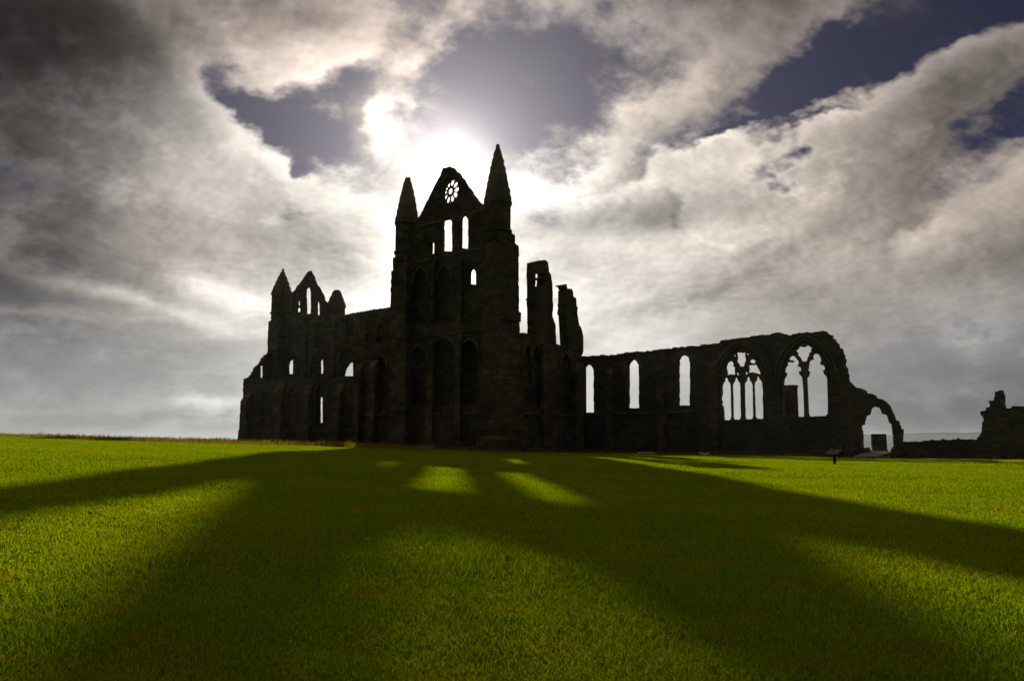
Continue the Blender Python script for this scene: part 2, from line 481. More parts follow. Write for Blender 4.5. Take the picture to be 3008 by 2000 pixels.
def lawn_mat():
    m, nt = new_mat('lawn_turf')
    g = nt.nodes.new('ShaderNodeNewGeometry'); co = V(g.outputs['Position'])
    a = noise(co, .35, 4, .6); b = noise(co, 3.5, 5, .7); d = noise(co, 30, 3, .7)
    c = mixc(ramp(a, .35, .65), (.074, .130, .002), (.100, .138, .003))
    c = mixc(ramp(b, .52, .75, 0, .6), c, (.085, .070, .012))
    c = mixc(ramp(d, .4, .7, .0, .6), c, (.012, .020, .004))
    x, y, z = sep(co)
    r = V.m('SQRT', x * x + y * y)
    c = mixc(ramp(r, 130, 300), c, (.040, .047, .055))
    nm = bump(nt, d * .5 + b * .5, .8, .05)
    df = nt.nodes.new('ShaderNodeBsdfDiffuse'); nt.links.new(c.s, df.inputs[0]); nt.links.new(nm.s, df.inputs['Normal'])
    finish(nt, df.outputs[0])
    return m
M['lawn'] = lawn_mat()

def blade_mat(name, c0, c1, c2, trans=.5, gl=.06, rough_=.32):
    m, nt = new_mat(name)
    g = nt.nodes.new('ShaderNodeNewGeometry'); co = V(g.outputs['Position']); rnd = V(g.outputs['Random Per Island'])
    big = noise(co, .5, 4, .6); mid = noise(co, 2.6, 3, .6)
    c = mixc(ramp(big, .38, .62), c0, c1)
    c = mixc(ramp(mid, .5, .72, 0, .8), c, c2)
    c = mixc(ramp(rnd, .0, 1.0, .0, .35, 'LINEAR'), c, tuple(k * 1.45 for k in c1))
    df = nt.nodes.new('ShaderNodeBsdfDiffuse'); nt.links.new(c.s, df.inputs[0])
    tr = nt.nodes.new('ShaderNodeBsdfTranslucent')
    c2_ = mixc(1.0, c, (1.98, 1.62, .2), 'MULTIPLY'); nt.links.new(c2_.s, tr.inputs[0])
    mx = nt.nodes.new('ShaderNodeMixShader'); mx.inputs[0].default_value = trans
    nt.links.new(df.outputs[0], mx.inputs[1]); nt.links.new(tr.outputs[0], mx.inputs[2])
    gs = nt.nodes.new('ShaderNodeBsdfGlossy'); gs.inputs['Roughness'].default_value = rough_; gs.inputs[0].default_value = (.9, .88, .1, 1)
    m2 = nt.nodes.new('ShaderNodeMixShader'); m2.inputs[0].default_value = gl
    nt.links.new(mx.outputs[0], m2.inputs[1]); nt.links.new(gs.outputs[0], m2.inputs[2])
    finish(nt, m2.outputs[0])
    return m
M['blade'] = blade_mat('grass_blades', (.096, .186, .001), (.132, .200, .001), (.170, .155, .004), .55, .012, .3)
M['rough'] = blade_mat('rough_grass_blades', (.10, .085, .030), (.13, .105, .040), (.075, .060, .030), .5, .03)

# ------------------------------------------------------------------ ground and far land
def build_ground():
    rings = [0.0]; r = .6
    while r < 9500: rings.append(r); r *= 1.045 if r < 150 else 1.12
    seg = 160; v = [(0, 0, ground_z(0, 0))]; f = []
    for r in rings[1:]:
        for k in range(seg):
            a = 2 * math.pi * k / seg; x, y = r * math.sin(a), r * math.cos(a)
            v.append((x, y, ground_z(x, y)))
    for k in range(seg): f.append((0, 1 + (k + 1) % seg, 1 + k))
    for j in range(len(rings) - 2):
        for k in range(seg):
            a = 1 + j * seg + k; b = 1 + j * seg + (k + 1) % seg
            f.append((a, b, b + seg, a + seg))
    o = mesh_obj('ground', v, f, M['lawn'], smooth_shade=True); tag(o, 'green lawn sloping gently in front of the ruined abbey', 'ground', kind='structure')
build_ground()

def build_hills():
    v = []; f = []; nx, ny = 90, 14
    for j in range(ny):
        for i in range(nx):
            t = i / (nx - 1); az = R(-10 + 60 * t); d = 3600 + 2600 * j / (ny - 1)
            prof = max(0.0, math.sin(math.pi * j / (ny - 1))) ** .8
            hh = 105 + 45 * math.sin(t * 9 + .8) + 22 * math.sin(t * 23 + 2) + 9 * math.sin(t * 61)
            hh *= smooth(.28, .62, t) * .75 + .12
            v.append((d * math.sin(az), d * math.cos(az), -47 + hh * prof * (1 + .2 * math.sin(j * 1.7 + t * 30))))
    for j in range(ny - 1):
        for i in range(nx - 1):
            a = j * nx + i; f.append((a, a + 1, a + nx + 1, a + nx))
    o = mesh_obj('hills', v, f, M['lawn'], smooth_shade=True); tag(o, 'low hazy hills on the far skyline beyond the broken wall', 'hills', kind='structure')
build_hills()

# ------------------------------------------------------------------ the abbey
A0 = EYEV + ray(1462, 600) * (65.0 / ray(1462, 600).y)            # axis of the tall corner turret
abbey = empty('abbey_ruin', (A0.x, A0.y, 0), 'dark roofless stone abbey church with pointed gables, spired turrets and a long windowed nave wall', 'ruin')
def part(name, label=None):
    o = bpy.data.objects.new(name, None); link(o, abbey); o.location = (0, 0, 0); return o

FAC = Frame(A0 + NORTH * .35, WEST, SOUTH)                        # transept front
Z1 = lambda X, Y: (1100 + X / 3.629, 400 + Y / 3.629)
Z2 = lambda X, Y: (1100 + X / 3.028, 832 + Y / 3.028)
Z3 = lambda X, Y: (680 + X / 2.75, 760 + Y / 2.75)
Z4 = lambda X, Y: (1500 + X / 2.375, 720 + Y / 2.375)
Z5 = lambda X, Y: (2050 + X / 3.563, 940 + Y / 3.563)
Z6 = lambda X, Y: (2500 + X / 4.612, 1100 + Y / 4.612)
mp = lambda fn, L: [fn(*p) for p in L]

# --- transept front: gable, rose window, three tiers of lancets
gable = mp(Z1, [(440, 900), (485, 845), (520, 770), (560, 690), (600, 610), (650, 510), (700, 420), (705, 400), (735, 338), (765, 332), (795, 319),
                (825, 330), (855, 345), (882, 377), (920, 405), (960, 455), (1000, 515), (1030, 560), (1060, 610), (1100, 665), (1135, 705), (1185, 745)])
outer = [(1185, 1440), (1185, 700)] + gable + [(1462, 720), (1466, 1440)]
lights = [lancet(*Z1(748, 1)[:1], Z1(826, 1)[0], Z1(1, 1232)[1], Z1(1, 925)[1], Z1(1, 880)[1]),
          lancet(Z1(940, 1)[0], Z1(998, 1)[0], Z1(1, 1200)[1], Z1(1, 905)[1], Z1(1, 850)[1]),
          lancet(1271.6, 1275.6, 746, 720, 713), lancet(1385, 1398, 837, 806, 790)]
blind_low = [lancet(1206, 1252, 1190, 1060, 1020), lancet(1272, 1335, 1190, 1030, 994), lancet(1354, 1404, 1190, 1040, 1000)]
blind_mid = [lancet(1216, 1253, 946, 830, 788), lancet(1288, 1325, 944, 820, 780), ]
fac_hole_c = FAC.uz(*Z1(797, 585), 0.0)
rose_r = FAC.uz(*Z1(797, 447), 0.0)[1] - fac_hole_c[1]
circ = lambda c, r, n=40: [(c[0] + r * math.cos(2 * math.pi * k / n), c[1] + r * math.sin(2 * math.pi * k / n)) for k in range(n)]
tw = slab('transept_wall', FAC, outer, lights + blind_low + blind_mid, 0, .72, M['stone'], abbey, amp=.05, raw_holes=[circ(fac_hole_c, rose_r)])
slab('wall_backing', FAC, [(1187, 1440), (1187, 762), (1462, 738), (1466, 1440)], [lancet(1383, 1399, 838, 806, 788)], .725, .95, M['stone'], tw, amp=.02)  # added slab closing the lower openings so they stay dark and leak no sun
def rose():
    c, Rr = fac_hole_c, rose_r
    P = [circ(c, Rr + .06, 48)]
    P.append(circ(c, Rr * .235, 20))
    n = 10
    for k in range(n):
        a = R(72) + 2 * math.pi * k / n
        L = []
        for j in range(14):                                    # petal: narrow at the hub, round at the rim
            t = 2 * math.pi * j / 14
            rad = Rr * (.615 + .275 * math.cos(t)); wid = Rr * (.172 + .066 * math.cos(t)) * math.sin(t) * RNG.uniform(.94, 1.04)
            L.append((c[0] + rad * math.cos(a) - wid * math.sin(a), c[1] + rad * math.sin(a) + wid * math.cos(a)))
        P.append(L)
        b = a + math.pi / n
        P.append(circ((c[0] + Rr * .885 * math.cos(b), c[1] + Rr * .885 * math.sin(b)), Rr * .078, 10))
    return prism('rose_window', FAC, P, .10, .26, M['plain'], tw)
rose()
for pr, g in (((1216, 1253, 946, 830, 788), .06), ((1288, 1325, 944, 820, 780), .06), ((1206, 1252, 1190, 1060, 1020), .08), ((1272, 1335, 1190, 1030, 994), .08),
              ((1354, 1404, 1190, 1040, 1000), .08), ((1304, 1330, 740, 655, 640), .10), ((1356, 1380, 732, 650, 630), .10)):
    arch_band('hood_mould', FAC, pr, g, g + .2, -.13, -.003, M['plain'], tw, .15)
ua, ub = FAC.u_of(1236, 1000, 0), FAC.u_of(1420, 1000, 0)
for px, py in ((1300, 750), (1300, 978), (1300, 1212), (1290, 648)): string_course(FAC, px, py, ua - .6, ub + .3, M['dressed'], tw)
for x0, x1, y0 in ((1254, 1271, 1000), (1338, 1353, 985), (1262, 1270, 770), (1345, 1353, 765)):     # shafts between the bays
    m = MB(); u0, u1 = FAC.u_of(x0, 1100, -.3), FAC.u_of(x1, 1100, -.3); zt = FAC.uz(x0, y0, -.3)[1]; zb = -.6 if y0 > 900 else FAC.uz(x0, 950, -.3)[1]
    m.block_pier(u0, u1, -.34, -.002, zb, zt - .4, .015); m.box(u0, u1, -.34, -.004, zt - .4, zt + .2, (0, 0, .3, 0))
    m.build('buttress', M['dressed'], tw, FAC.mat)
# stepped plinth of the front
m = MB(); u0, u1 = FAC.u_of(1170, 1300, 0), FAC.u_of(1462, 1300, 0)
z1 = FAC.uz(1300, 1296, 0)[1]; m.box(u0, u1, -.45, -.005, -.8, z1, (0, 0, .12, 0)); m.box(u0, u1, -.75, -.455, -.8, z1 - .45, (0, 0, .12, 0))
m.build('plinth', M['rubble'], tw, FAC.mat)

def spire(fr, cu, cn, r, z0, z1, rtop, name='spire', parent=None):
    n = max(6, int((z1 - z0) / .33)); prof = [(r * 1.07, z0 - .12), (r * 1.07, z0)]
    for k in range(n + 1):
        t = k / n; z = z0 + .02 + (z1 - z0 - .02) * t; rr = rtop + (r * 1.05 - rtop) * (1 - t) ** .82
        prof.append((rr + (.05 if k % 2 else -.02) * (1 - .4 * t), z))
    m = MB(); m.lathe(cu, cn, prof, 8, R(22.5), .03)
    if rtop < .16: m.lathe(cu, cn, [(.06, z1 - .25), (.17, z1 - .05), (.17, z1 + .1), (.05, z1 + .24)], 8, 0, .01)
    return m.build(name, M['plain'], parent, fr.mat)

def turret(fr, px_c, y_c, cn, px_l, px_r, y_base, y_tip, y_low, rtop, levels, label=None, n0=-.45):
    """drum and spire on a stepped pier; levels: (left px, right px, top y, bottom y, front n, back n)"""
    cu = fr.u_of(px_c, y_c, cn)
    m = MB()
    dl = (fr.world(cu, cn, 15) - EYEV).y
    r = (px_r - px_l) / 2 / FPX * dl * 1.13
    zb, zt = fr.uz(px_c, y_base, cn)[1], fr.uz(px_c, y_tip, cn)[1]; zl = fr.uz(px_c, y_low, cn)[1]
    prof = [(r * .96, zl - .6)]; z = zl
    while z < zb - .2: prof += [(r * .96, z), (r * .965, z + .3)]; z += .34
    m.lathe(cu, cn, prof + [(r * .96, zb - .13)], 8, R(22.5), .012)
    zm = zl + (zb - zl) * .08; m.lathe(cu, cn, [(r * .9, zm - .12), (r * 1.07, zm - .06), (r * 1.07, zm + .08), (r * .9, zm + .2)], 8, R(22.5))
    for (xl, xr, yt, yb, a, b) in levels:
        u0 = fr.u_of(xl, (yt + yb) / 2, a); u1 = fr.u_of(xr, (yt + yb) / 2, b)
        z0, z1 = fr.uz(px_c, yb, (a + b) / 2)[1], fr.uz(px_c, yt, (a + b) / 2)[1]
        if yb >= 1320: z0 = -1.0
        m.block_pier(u0, u1, a, b, z0, z1, .03)
        m.box(u0 - .03, u1 + .03, a - .03, b + .03, z1 - .14, z1 + .18, (.22, .22, .22, .22))
    t = m.build('turret', M['dressed'], abbey, fr.mat)
    spire(fr, cu, cn, r, zb, zt, rtop, parent=t)
    return t, cu, r
turret(FAC, 1462, 600, .35, 1424, 1500, 597, 431, 690, .14,
       [(1428, 1513, 690, 722, -.5, 1.5), (1425, 1524, 722, 926, -.65, 1.6), (1419, 1531, 918, 946, -.72, 1.7), (1418, 1527, 946, 1118, -.8, 1.7),
        (1404, 1539, 1116, 1330, -1.0, 1.8), (1400, 1546, 1286, 1330, -1.3, 2.0)])
turret(FAC, 1196, 655, .35, 1163, 1229, 657, 524, 752, .22,
       [(1154, 1236, 757, 800, -.45, 1.3), (1147, 1238, 796, 985, -.6, 1.4), (1146, 1240, 985, 1200, -.7, 1.4), (1140, 1246, 1200, 1330, -.9, 1.5)])

# aisle end beside the transept front
AIS = Frame(FAC.o + SOUTH * .25, WEST, SOUTH)
aw = slab('aisle_wall', AIS, [(1037, 1440), (1037, 1047), (1060, 1044), (1100, 1036), (1165, 1026), (1165, 1440)], [lancet(1103, 1134, 1203, 1075, 1046)], 0, .6, M['stone'], abbey, amp=.06)
slab('wall_backing', AIS, [(1039, 1440), (1039, 1052), (1160, 1032), (1160, 1440)], [], .605, .8, M['stone'], aw, amp=.02)
arch_band('hood_mould', AIS, (1103, 1134, 1203, 1075, 1046), .05, .22, -.12, -.003, M['plain'], aw, .2)
for x0, x1, y0 in ((1038, 1056, 1075), (1082, 1100, 1062)):
    m = MB(); u0, u1 = AIS.u_of(x0, 1150, -.5), AIS.u_of(x1, 1150, -.5); zt = AIS.uz(x0, y0, -.5)[1]
    m.block_pier(u0, u1, -.55, -.002, -.8, zt - .5, .03); m.box(u0, u1, -.55, -.004, zt - .5, zt + .2, (0, 0, .5, 0)); m.build('buttress', M['dressed'], aw, AIS.mat)
string_course(AIS, 1100, 1215, AIS.u_of(1040, 1215, 0), AIS.u_of(1145, 1215, 0), M['dressed'], aw)

# side wall of the transept behind the front, unseen; broken down towards the crossing, heights shaped to darken the lower windows only
TE = Frame(FAC.world(FAC.u_of(1188, 900, 0), .96, 0), SOUTH, EAST)
def zpoly(L): return [(a, b) for a, b in L]
tew = slab('transept_side_wall', TE, zpoly([(0, -1), (0, 16.6), (2, 16.4), (3, 14.6), (6, 14.0), (9.5, 13.6), (10.4, 11.2), (10.4, -1)]), [], 0, .9, M['rubble'], abbey, amp=.12, traced=False)

# --- west side of the transept: broken wall with two tall stumps of masonry
NWU = FAC.u_of(1527, 1050, 1.7)
WFR = Frame(FAC.world(NWU - .25, 1.7, 0), SOUTH, EAST)
low = [(1524, 1440), (1524, 978), (1549, 979), (1590, 985), (1634, 1010), (1647, 1014), (1690, 1040), (1706, 1050), (1722, 1052), (1724, 1440)]
bl = [lancet(1538, 1557, 1195, 1045, 1012), lancet(1564, 1589, 1195, 1048, 1014), lancet(1646, 1676, 1200, 1075, 1040)]
ww = slab('transept_aisle_wall', WFR, low, bl, 0, .36, M['stone'], abbey, amp=.07)
slab('wall_backing', WFR, [(1530, 1440), (1530, 985), (1590, 990), (1634, 1016), (1700, 1055), (1720, 1058), (1720, 1440)], [], .365, .9, M['stone'], ww, amp=.02)
for pr in ((1538, 1557, 1195, 1045, 1012), (1564, 1589, 1195, 1048, 1014), (1646, 1676, 1200, 1075, 1040)):
    arch_band('hood_mould', WFR, pr, .05, .2, -.12, -.003, M['plain'], ww, .1)
for x0, x1, y0 in ((1594, 1632, 1010), (1690, 1712, 1062)):
    m = MB(); u0, u1 = WFR.u_of(x0, 1150, -.3), WFR.u_of(x1, 1150, -.3); zt = WFR.uz(x0, y0, -.3)[1]
    m.block_pier(u0, u1, -.4, -.002, -.9, zt, .03); m.build('buttress', M['dressed'], ww, WFR.mat)
string_course(WFR, 1560, 1211, WFR.u_of(1532, 1211, 0), WFR.u_of(1700, 1216, 0), M['dressed'], ww)
t1 = mp(Z4, [(122, 760), (118, 615), (116, 440), (110, 430), (115, 385), (100, 376), (113, 366), (112, 130), (140, 120), (200, 104), (240, 100), (264, 120), (270, 190),
             (278, 200), (290, 265), (295, 400), (295, 500), (315, 560), (320, 690), (320, 760)])
slab('wall_pier', WFR, t1, [mp(Z4, [(174, 232), (174, 206), (180, 199), (187, 202), (186, 228)]), mp(Z4, [(173, 290), (174, 246), (181, 244), (180, 288)])], .02, .95, M['rubble'], abbey, amp=.06)
t2 = mp(Z4, [(347, 790), (345, 695), (333, 490), (324, 480), (331, 430), (325, 425), (331, 400), (330, 320), (340, 315), (335, 280), (365, 275), (388, 290), (388, 302), (425, 305),
             (435, 320), (440, 360), (458, 370), (462, 430), (470, 430), (465, 470), (470, 500), (480, 560), (490, 570), (500, 600), (508, 640), (508, 745), (488, 790)])
slab('wall_pier', WFR, t2, [], .02, .95, M['rubble'], abbey, amp=.09, step=.3)

# --- nave wall with lancets, two traceried windows and a doorway
NC = WFR.world(WFR.u_of(1714, 1200, 0), 0, 0)
NAV = Frame(NC, WEST, SOUTH)
top = mp(Z4, [(470, 782), (500, 775), (560, 770), (640, 765), (740, 768), (745, 757), (850, 745), (940, 740), (1060, 725), (1180, 712), (1250, 705), (1360, 695)]) + \
      mp(Z5, [(0, 262), (75, 255), (150, 243), (225, 235), (235, 222), (300, 205), (360, 190), (430, 183), (540, 180), (560, 167), (640, 160), (745, 152), (760, 146), (880, 140),
              (890, 152), (980, 160), (985, 150), (1050, 140), (1060, 130), (1130, 122), (1180, 132), (1210, 128), (1260, 122), (1350, 122), (1370, 145), (1425, 165), (1410, 190),
              (1450, 215), (1485, 250), (1490, 290), (1525, 310), (1530, 350), (1550, 370), (1545, 400), (1558, 440), (1560, 480), (1578, 500), (1580, 600), (1590, 640),
              (1620, 660), (1650, 690), (1700, 715), (1770, 745), (1775, 765), (1830, 770), (1875, 795), (1880, 815), (1930, 825), (1990, 870), (2030, 910), (2055, 970),
              (2075, 1030), (2080, 1050), (2105, 1052), (2115, 1085), (2124, 1100), (2125, 1135), (2148, 1140), (2146, 1265), (2150, 1640)])
door = mp(Z5, [(2045, 1640), (2038, 1340), (2036, 1200), (2030, 1085), (2000, 1080), (1994, 1060), (1985, 1020), (1960, 985), (1920, 970), (1914, 945), (1900, 912), (1868, 898), (1840, 912),
               (1822, 945), (1812, 978), (1785, 995), (1762, 1030), (1750, 1060), (1750, 1092), (1728, 1098), (1729, 1200), (1735, 1370), (1742, 1640)])
nav_outer = [(1708, 1440)] + top + door
W1 = (2050 + 255 / 3.563, 2050 + 690 / 3.563, 940 + 1050 / 3.563, 940 + 600 / 3.563, 940 + 285 / 3.563)
W2 = (2050 + 900 / 3.563, 2050 + 1366 / 3.563, 940 + 1015 / 3.563, 940 + 590 / 3.563, 940 + 228 / 3.563)
L1 = lancet(Z4(521, 0)[0], Z4(579, 0)[0], Z4(0, 1168)[1], Z4(0, 885)[1], Z4(0, 830)[1])
L2 = lancet(Z4(832, 0)[0], Z4(894, 0)[0], Z4(0, 1138)[1], Z4(0, 855)[1], Z4(0, 800)[1])
L3 = lancet(Z4(1181, 0)[0], Z4(1249, 0)[0], Z4(0, 1120)[1], Z4(0, 815)[1], Z4(0, 765)[1])
# the big windows: opening as wide as the outer arch, tracery held in it
P = sound(lambda k: [rough(trace(NAV, nav_outer, 0, .75, False), .36, .055 * k)] + [rough(trace(NAV, h, 0, .75, True), .34, .035 * k, zmin=-9) for h in (L1, L2, L3, lancet(*W1), lancet(*W2))], 'nave')
nav = prism('nave_wall', NAV, P, 0, .75, M['rubble'], abbey)
ta, tb = .26, .50
def tracery(win, holes, nm):
    o = trace(NAV, lancet(*win), ta, tb, False)
    big = trace(NAV, lancet(win[0] - 6, win[1] + 22, win[2] + 5, win[3], win[4] - 8), ta, tb, False)
    PP = sound(lambda k: [big] + [rough(trace(NAV, h, ta, tb, True), .3, .012 * k, zmin=-9) for h in holes], str(win))
    return prism(nm, NAV, PP, ta, tb, M['plain'], nav)
h1 = [[(283, 1050), (275, 900), (252, 890), (266, 860), (252, 825), (265, 760), (262, 690), (275, 655), (290, 640), (290, 615), (300, 600), (312, 612), (316, 640), (335, 655), (342, 690), (350, 1010), (337, 1045)],
      [(385, 1042), (378, 1015), (370, 680), (380, 655), (392, 640), (395, 610), (405, 597), (415, 612), (420, 640), (438, 655), (443, 690), (449, 1010), (440, 1040)],
      [(510, 1040), (502, 1010), (494, 690), (500, 655), (517, 635), (520, 605), (530, 590), (540, 605), (543, 635), (562, 650), (572, 680), (578, 1000), (568, 1035)],
      [(625, 1035), (607, 1005), (597, 680), (605, 645), (620, 630), (623, 600), (632, 583), (642, 600), (645, 620), (665, 635), (673, 680), (683, 760), (676, 830), (684, 900), (682, 1030)],
      [(312, 580), (318, 560), (303, 500), (318, 450), (345, 430), (362, 435), (378, 465), (365, 480), (386, 492), (385, 540), (390, 562), (380, 575), (345, 565)],
      [(447, 488), (440, 465), (415, 435), (424, 400), (412, 340), (450, 342), (475, 348), (497, 335), (494, 370), (499, 400), (503, 425), (490, 450), (480, 486)],
      [(537, 558), (545, 500), (533, 478), (560, 472), (615, 465), (620, 490), (640, 520), (652, 545), (655, 568), (640, 562), (600, 550), (565, 546)],
      [(555, 445), (552, 422), (575, 412), (592, 414), (603, 445), (585, 453)],
      [(410, 545), (424, 552), (429, 583), (416, 575)], [(505, 545), (514, 536), (518, 568), (504, 578)],
      [(380, 375), (392, 362), (398, 372), (388, 380)], [(514, 358), (528, 350), (536, 358), (524, 366)]]
tracery(W1, [mp(Z5, h) for h in h1], 'window_tracery')
h2 = [[(917, 1022), (906, 720), (910, 620), (930, 590), (940, 555), (917, 545), (922, 500), (947, 475), (945, 440), (1000, 446), (1016, 433), (995, 422), (962, 418), (968, 392), (985, 377), (1012, 380),
       (1030, 402), (1053, 430), (1058, 455), (1040, 468), (1050, 487), (1073, 492), (1082, 530), (1055, 540), (1067, 575), (1093, 602), (1100, 700), (1112, 990), (1106, 1017)],
      [(1180, 1010), (1166, 985), (1156, 800), (1149, 602), (1168, 585), (1180, 545), (1160, 530), (1170, 470), (1168, 442), (1190, 418), (1215, 415), (1207, 375), (1227, 352), (1260, 353), (1280, 385),
       (1292, 415), (1276, 458), (1300, 470), (1322, 480), (1332, 518), (1308, 527), (1322, 572), (1345, 590), (1353, 650), (1358, 760), (1361, 980), (1346, 987), (1345, 1003)],
      [(1097, 432), (1077, 390), (1050, 365), (1058, 350), (1030, 322), (1060, 300), (1072, 277), (1110, 285), (1130, 282), (1155, 264), (1174, 282), (1200, 297), (1182, 306), (1186, 335), (1160, 345),
       (1165, 370), (1150, 390), (1137, 432)],
      [(1088, 262), (1096, 256), (1098, 266)], [(1120, 254), (1128, 249), (1132, 258)]]
tracery(W2, [mp(Z5, h) for h in h2], 'window_tracery')
for w in (W1, W2):
    w_ = (w[0] - 8, w[1] + 8, w[2], w[3], w[4] - 6)
    arch_band('hood_mould', NAV, w_, .02, .20, -.13, -.003, M['plain'], nav, 0)
    arch_band('hood_mould', NAV, w_, .32, .52, -.2, -.003, M['plain'], nav, 0)
for L in ((521, 579, 1168, 885, 830), (832, 894, 1138, 855, 800), (1181, 1249, 1120, 815, 765)):
    q = (Z4(L[0], 0)[0] - 8, Z4(L[1], 0)[0], Z4(0, L[2])[1], Z4(0, L[3])[1], Z4(0, L[4])[1])
    arch_band('hood_mould', NAV, q, .16, .34, -.12, -.003, M['plain'], nav, .1)
string_course(NAV, 1900, 1208, NAV.u_of(1722, 1210, 0), NAV.u_of(2110, 1205, 0), M['dressed'], nav)
for x0, x1, y0 in ((1778, 1800, 1085), (1928, 1952, 1075), (2082, 2108, 1060)):
    m = MB(); u0, u1 = NAV.u_of(x0, 1200, -.3), NAV.u_of(x1, 1200, -.3); zt = NAV.uz(x0, y0, -.3)[1]; zs = NAV.uz(x0, 1208, -.3)[1]
    m.block_pier(u0, u1, -.42, -.002, -1.2, zs - .22, .03); m.block_pier(u0 + .05, u1 - .05, -.3, -.002, zs + .03, zt - .4, .02)
    m.box(u0 + .05, u1 - .05, -.3, -.004, zt - .4, zt, (0, 0, .28, 0)); m.build('buttress', M['dressed'], nav, NAV.mat)
m = MB(); u = NAV.u_of(1735, 1320, 0); ue = NAV.u_of(2520, 1330, 0)
while u < ue:                                                   # footing of loose courses
    l = RNG.uniform(.5, 1.1); m.box(u, u + l, -RNG.uniform(.3, .55), -.005, -1.3, RNG.uniform(-.02, .28) - .004 * (u), (0, 0, .1, 0)); u += l
m.build('plinth', M['rubble'], nav, NAV.mat)
# rubble heap at the left jamb of the doorway
def heap(name, fr, u0, u1, n0, n1, zf, count, mat, parent, s0=.18, s1=.5):
    m = MB()
    for _ in range(count):
        u = RNG.uniform(u0, u1); n = RNG.uniform(n0, n1); s = RNG.uniform(s0, s1); z = zf(u, n)
        if z < .05: continue
        zz = RNG.uniform(0, z); base = ground_z(*fr.world(u, n, 0)[:2]); b = len(m.v)
        m.box(-s * .7, s * .7, -s * .5, s * .5, -s * .35, s * .35, (s * .12, s * .15, s * .1, s * .12))
        rot = Matrix.Rotation(RNG.uniform(0, 6.3), 3, 'Z') @ Matrix.Rotation(RNG.uniform(-.3, .3), 3, 'X') @ Matrix.Rotation(RNG.uniform(-.3, .3), 3, 'Y')
        for k in range(b, len(m.v)):
            p = rot @ Vector(m.v[k]); m.v[k] = (p.x + u, p.y + n, p.z + base + zz)
    return m.build(name, mat, parent, fr.mat)
ud = NAV.u_of(2535, 1330, 0)
heap('rubble_footing', NAV, ud - 3.2, ud + .45, -1.0, .3, lambda u, n: .95 - .5 * abs(u - ud + 1.0) * .6 - .35 * abs(n + .2), 170, M['rubble'], nav)

# --- presbytery: clerestory wall, aisle wall, east gable and its turrets
B0 = EYEV + ray(828, 880) * (103.0 / ray(828, 880).y)
CLE = Frame(B0 + NORTH * .3, WEST, SOUTH)
p4 = [(815, 1440), (815, 928), (1009, 926), (1022, 923), (1058, 916), (1076, 914), (1095, 909), (1120, 907), (1144, 903), (1165, 902), (1165, 1440)]
thr = [lancet(938, 953, 1250, 1165, 1150), [(851, 1100), (850, 1075), (853, 1062), (860.5, 1051), (860.5, 1098)], lancet(944, 949, 1098, 1064, 1056), [(1014, 1105), (1016, 1092), (1022, 1078), (1031, 1066), (1046, 1060), (1046, 1105)],]
blind = [lancet(853, 870, 1007, 970, 958), lancet(935, 951, 998, 955, 942), lancet(1022, 1038, 986, 944, 931), lancet(1113, 1127, 1010, 965, 950)]
cl = slab('clerestory_wall', CLE, p4, thr, .32, .75, M['stone'], abbey, amp=.06)
outer_arch = [lancet(831, 884, 1104, 1060, 1034), lancet(916, 967, 1104, 1056, 1028), lancet(1001, 1050, 1107, 1050, 1018)]
slab('wall_facing', CLE, p4, outer_arch + blind + [lancet(936, 955, 1252, 1162, 1146)], 0, .315, M['dressed'], cl, amp=.05)
for pr in ((831, 884, 1104, 1060, 1034), (916, 967, 1104, 1056, 1028), (1001, 1050, 1107, 1050, 1018)):
    arch_band('hood_mould', CLE, pr, .03, .25, -.14, -.003, M['plain'], cl, 0)
for x0, x1 in ((886, 899), (968, 983), (1062, 1075)):
    m = MB(); u0, u1 = CLE.u_of(x0, 1000, -.3), CLE.u_of(x1, 1000, -.3); zt = CLE.uz(x0, 940, -.3)[1]
    m.block_pier(u0, u1, -.34, -.002, 6.0, zt, .02); m.build('buttress', M['dressed'], cl, CLE.mat)
for px, py in ((895, 1012), (895, 950)): string_course(CLE, px, py, CLE.u_of(845, 1010, 0), CLE.u_of(1140, 1000, 0), M['dressed'], cl, .25, .16)

PAS = Frame(B0 + NORTH * 5.0, WEST, SOUTH)
pa_h = [lancet(942.5, 947.5, 1242, 1172, 1165)]
pa_b = [lancet(773, 790, 1256, 1165, 1144), lancet(853, 868, 1252, 1160, 1140)]
pa_o = [(715, 1440), (716, 1113), (745, 1111), (790, 1114), (830, 1110), (862, 1107), (900, 1112), (960, 1109), (1000, 1112), (1045, 1112), (1045, 1440)]
pa = slab('aisle_wall', PAS, pa_o, pa_h, .25, .75, M['stone'], abbey, amp=.09)
slab('wall_facing', PAS, pa_o, [lancet(934, 957, 1248, 1155, 1130)] + pa_b, 0, .245, M['rubble'], pa, amp=.08)
for x0, x1, y0, d in ((704, 722, 1163, .9), (800, 824, 1140, .6), (886, 906, 1142, .6), (970, 996, 1140, .6), (1036, 1046, 1120, .4)):
    m = MB(); u0, u1 = PAS.u_of(x0, 1220, -d), PAS.u_of(x1, 1220, -d); zt = PAS.uz(x0, y0, -d)[1]
    m.block_pier(u0, u1, -d, -.002, -.6, zt - .7, .04); m.box(u0, u1, -d, -.004, zt - .7, zt + .5, (0, 0, d - .1, 0))
    m.box(u0 - .12, u1 + .12, -d - .15, -.006, -.6, PAS.uz(x0, 1262, -d)[1], (.06, .06, .1, 0)); m.build('buttress', M['dressed'], pa, PAS.mat)
string_course(PAS, 860, 1262, PAS.u_of(724, 1262, 0), PAS.u_of(1040, 1262, 0), M['dressed'], pa, .25, .2)
